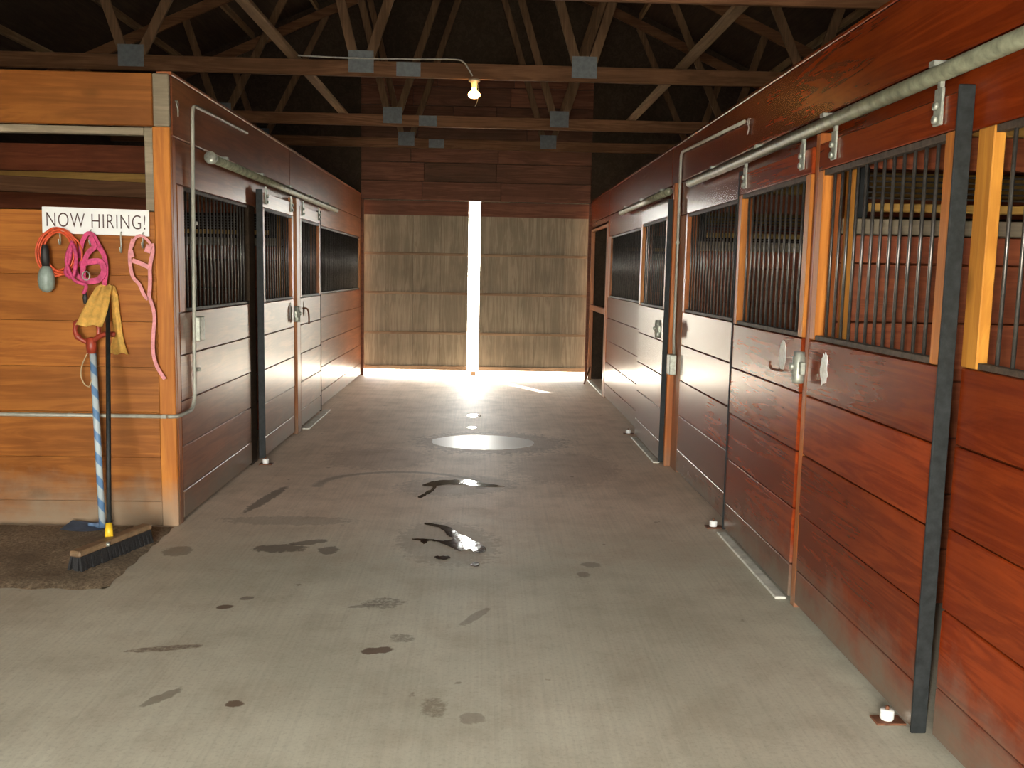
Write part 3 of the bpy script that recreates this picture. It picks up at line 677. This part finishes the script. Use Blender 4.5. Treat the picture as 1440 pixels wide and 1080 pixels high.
# yellow cloth draped over the broom handle
yc = empty('cloth', (-2.30, Y - 0.05, 1.08), 'yellow cloth draped over the top of the black broom handle', 'cloth')
def flap(name, rows, mat, par, th=0.006):
    """rows: list of (z, y, x0, x1); folds wave in y"""
    bm = bmesh.new(); G = []; n = 9
    for z_, y_, a, b in rows:
        G.append([bm.verts.new((a + (b - a) * i / n, y_ - 0.008 * math.sin(i * 1.9 + z_ * 9), z_ + 0.006 * math.sin(i * 1.3))) for i in range(n + 1)])
    for A, B in zip(G, G[1:]):
        for i in range(n): bm.faces.new((A[i], A[i + 1], B[i + 1], B[i]))
    bmesh.ops.solidify(bm, geom=bm.faces[:], thickness=th)
    mk(name, fin(bm, True), mat, par)
yy = Y - 0.085
flap('front_fold', [(1.503, 5.645, -2.305, -2.245), (1.492, 5.612, -2.325, -2.24), (1.43, 5.582, -2.355, -2.24), (1.36, 5.55, -2.385, -2.242), (1.30, 5.522, -2.405, -2.25), (1.262, 5.505, -2.42, -2.258)], YELL, yc)
flap('back_fold', [(1.500, 5.65, -2.275, -2.235), (1.44, 5.664, -2.262, -2.222), (1.34, 5.664, -2.262, -2.215), (1.25, 5.664, -2.262, -2.205), (1.16, 5.662, -2.268, -2.19), (1.085, 5.66, -2.29, -2.165)], YELL, yc)

# shovel with red D grip and blue wrapped shaft
sh = empty('shovel', (-2.30, 5.52, 0), 'shovel with red D grip and blue taped shaft leaning on the orange wall', 'shovel')
A = Vector((-2.368, Y - 0.06, 1.115)); Bp = Vector((-2.293, 5.50, 0.05)); d = A - Bp
mk('shaft', tube([(0, 0, -d.length / 2), (0, 0, d.length / 2)], 0.0195, 12), WRAP, sh, (A + Bp) / 2, d.to_track_quat('Z', 'Y').to_euler())
gr = Vector((-2.368, Y - 0.075, 1.15))
hd = mk('grip', tube(smoothpts([(0.0, 0, 0.0), (-0.05, -.01, 0.02), (-0.085, -.015, 0.06), (-0.08, -.015, 0.115), (-0.045, -.01, 0.14), (-0.0, 0, 0.13)]), [0.022, 0.018, 0.015, 0.014, 0.014, 0.015] * 3 + [0.015] * 3, 8), REDP, sh, gr)
mk('grip_arm', tube(smoothpts([(0.0, 0, 0.0), (0.04, -.012, 0.035), (0.09, -.018, 0.058), (0.15, -.02, 0.058)]), 0.016, 8), REDP, sh, gr)
mk('grip_arm', tube(smoothpts([(0.045, -.01, 0.035), (0.05, -.008, 0.09), (0.03, 0.0, 0.13)]), 0.014, 8), REDP, sh, gr)
mk('socket', lathe([(0, -0.06), (0.026, -0.06), (0.032, -0.02), (0.03, 0.03), (0, 0.04)], 10), REDP, sh, gr)
bm = bmesh.new(); G = []
for i in range(9):
    u = i / 8; a = -0.02 + 0.0
    x = -2.53 + 0.25 * u; G.append([bm.verts.new((x, 5.46 + 0.17 * v, 0.026 + 0.012 * (2 * u - 1) ** 2 + 0.012 * v)) for v in (0, .33, .66, 1)])
for p_, q_ in zip(G, G[1:]):
    for i in range(3): bm.faces.new((p_[i], p_[i + 1], q_[i + 1], q_[i]))
bmesh.ops.solidify(bm, geom=bm.faces[:], thickness=0.006)
mk('blade', fin(bm, True), BLUE, sh)
mk('blade_socket', tube(smoothpts([(-2.293, 5.50, 0.07), (-2.30, 5.52, 0.045), (-2.34, 5.55, 0.04), (-2.40, 5.56, 0.045)]), [0.02] * 9 + [0.012] * 4, 8), BLUE, sh)
setp(mk('twine_loop', tube(smoothpts([(-2.385, Y - .08, 1.10), (-2.41, Y - .06, 1.07), (-2.44, Y - .05, 1.01), (-2.45, Y - .045, 0.95), (-2.43, Y - .05, 0.90), (-2.395, Y - .07, 0.885), (-2.375, Y - .095, 0.90), (-2.36, Y - .1, 0.94)]), 0.0035, 5), STRING), 'loose loop of pale twine hanging from the shovel grip', 'twine')

# push broom
bc = Vector((-2.037, 5.015, 0.0))
br = empty('push_broom', bc, 'push broom with black handle, yellow ferrule and black bristles on the mat', 'broom')
rz = Euler((0, 0, -math.atan2(0.174, 0.53)))
mk('block', box(0.07, 0.58, 0.032, 0.008), BROOMW, br, (bc.x, bc.y, 0.112), rz)
bm = bmesh.new()
for i in range(44):
    for j in range(5):
        x = -0.026 + 0.013 * j; y = -0.275 + 0.55 * i / 43
        fx, fy = x * 1.5 + random.uniform(-.006, .006), y * 1.02 + random.uniform(-.006, .006)
        a = [bm.verts.new((x + dx, y + dy, 0.097)) for dx, dy in ((-.006, -.007), (.006, -.007), (.006, .007), (-.006, .007))]
        b = [bm.verts.new((fx + dx, fy + dy, 0.024)) for dx, dy in ((-.007, -.008), (.007, -.008), (.007, .008), (-.007, .008))]
        for k in range(4): bm.faces.new((a[k], a[(k + 1) % 4], b[(k + 1) % 4], b[k]))
        bm.faces.new(a); bm.faces.new(b[::-1])
bs = mk('bristles', fin(bm), BRIST, br, (bc.x, bc.y, 0.0), rz); bs['kind'] = 'stuff'
T0 = Vector((bc.x - 0.02, bc.y, 0.128)); T1 = Vector((-2.272, Y - 0.045, 1.48)); d = T1 - T0
mk('handle', tube([T0 + d * 0.02, T0 + d * 0.5, T1], 0.0135, 10), STEEL, br)
mk('ferrule', tube([T0 - d * 0.0, T0 + d * 0.05], [0.023, 0.019], 10), YPL, br)
mk('bolt', lathe([(0, -0.012), (0.012, -0.012), (0.012, 0.006), (0, 0.01)], 8, 'X'), ZINC, br, (bc.x + 0.012, bc.y - 0.09, 0.112))

# dirty rubber mat
bm = bmesh.new(); nx, ny = 60, 22; G = []
for i in range(nx + 1):
    row = []
    for j in range(ny + 1):
        u = i / nx; v = j / ny; y = 4.52 + 1.14 * v; xe = -1.885 - 0.03 * v + 0.008 * math.sin(j * 1.7)
        x = -4.6 + (xe + 4.6) * u
        edge = min(i, nx - i, j, ny - j)
        row.append(bm.verts.new((x, y + (0.012 * math.sin(i * 1.3) if j == 0 else 0), 0.016 + random.uniform(0, 0.006) if edge else 0.003)))
    G.append(row)
for A, B in zip(G, G[1:]):
    for j in range(ny): bm.faces.new((A[j], A[j + 1], B[j + 1], B[j]))
bmesh.ops.solidify(bm, geom=bm.faces[:], thickness=0.003)
setp(mk('rubber_mat', fin(bm, True), MATD), 'dark dirt-covered rubber mat on the floor under the broom', 'mat')

# ------------------------------------------------------------------ puddles
def puddle(name, cx, cy, pts, mat, label, k=5, t=0.003, jag=0.006):
    P = smoothpts([(a, b, 0) for a, b in pts + [pts[0]]], k)[:-1]
    if jag: P = [p + Vector((random.uniform(-jag, jag), random.uniform(-jag, jag) * 1.5, 0)) for p in P]
    setp(mk(name, prism([(p.x, p.y) for p in P], t), mat, None, (cx, cy, 0.0003)), label, 'puddle', 'puddles on the aisle floor')
def blob(rx, ry, j, n=18): return [(rx * math.cos(2 * math.pi * i / n) * (1 + random.uniform(-j, j)), ry * math.sin(2 * math.pi * i / n) * (1 + random.uniform(-j, j))) for i in range(n)]
puddle('puddle', 0.0, 8.72, blob(0.50, 0.37, 0.05), PALESHEEN, 'large oval pale puddle in the middle of the aisle')
puddle('puddle', -0.14, 6.98, [(-.31, -.09), (-.24, .04), (-.10, .10), (.05, .10), (.14, .02), (.28, -.07), (.30, -.10), (.12, -.09), (0, -.05), (-.12, -.05), (-.2, -.10), (-.21, -.22), (-.25, -.36), (-.29, -.48), (-.32, -.46), (-.27, -.32), (-.235, -.2), (-.245, -.12)], WATER, 'curved dark puddle with a bright right end, farther of the two water puddles')
puddle('puddle', -0.17, 5.4, [(-.25, .06), (-.16, .07), (-.06, .03), (.0, .06), (-.04, .18), (-.08, .30), (-.19, .40), (-.18, .43), (-.04, .34), (.03, .20), (.11, .06), (.17, -.02), (.20, -.16), (.15, -.20), (.10, -.13), (.05, -.17), (.0, -.10), (-.08, 0.0), (-.14, .03), (-.17, -.04), (-.2, .03)], WATER, 'jagged puddle nearest the camera, glaring on its right')
for x, y, a, b, lab in ((-0.215, 5.10, .045, .03, 'small water drop left of the nearest puddle'), (-0.03, 4.98, .025, .03, 'small water drop just below the nearest puddle'), (-0.10, 10.35, .08, .14, 'tiny bright puddle farthest along the aisle'), (-0.11, 9.55, .045, .07, 'tiny bright puddle just beyond the large pale one')):
    puddle('puddle', x, y, blob(a, b, 0.15, 9), WATER, lab, 3)

# ------------------------------------------------------------------ far barn doors
def barn_door(x0, x1, label, lean):
    y = YE + 0.20
    t = empty('barn_door', ((x0 + x1) / 2, y, 0.07), label, 'door', 'sliding barn doors')
    n = 4; wd_ = (x1 - x0) / n
    for i in range(n):
        a = x0 + wd_ * i
        bx('plank', a + 0.001, a + wd_ - 0.001, y + random.uniform(0, 0.003), y + 0.02, 0.085, 2.9, SIDING, t, 0.002)
    bx('backing_sheet', x0, x1, y + 0.0205, y + 0.03, 0.085, 2.9, SIDING, t, 0)  # added behind the planks to stop light leaking through their seams
    for z0, z1 in ((0.085, 0.15), (0.645, 0.685), (1.265, 1.305), (1.87, 1.91)):
        bx('girt', x0 + 0.002, x1 - 0.002, y - 0.022, y - 0.001, z0, z1, SIDEX, t)
    bx('top_rail', x0 + 0.002, x1 - 0.002, y - 0.03, y - 0.001, 2.48, 2.70, GABLE, t)
barn_door(-1.975, -0.262, 'left sliding barn door at the end of the aisle', 0)
barn_door(-0.085, 1.665, 'right sliding barn door at the end of the aisle', 0)
setp(bx('door_stop', -0.20, -0.12, YE + 0.18, YE + 0.24, 0.0, 0.075, SIDEX), 'small block on the floor in the gap between the barn doors', 'stop block')
setp(bx('trim_5', -2.6, 2.3, YE + 0.072, YE + 0.28, 2.91, 2.96, DARK), kind='structure')
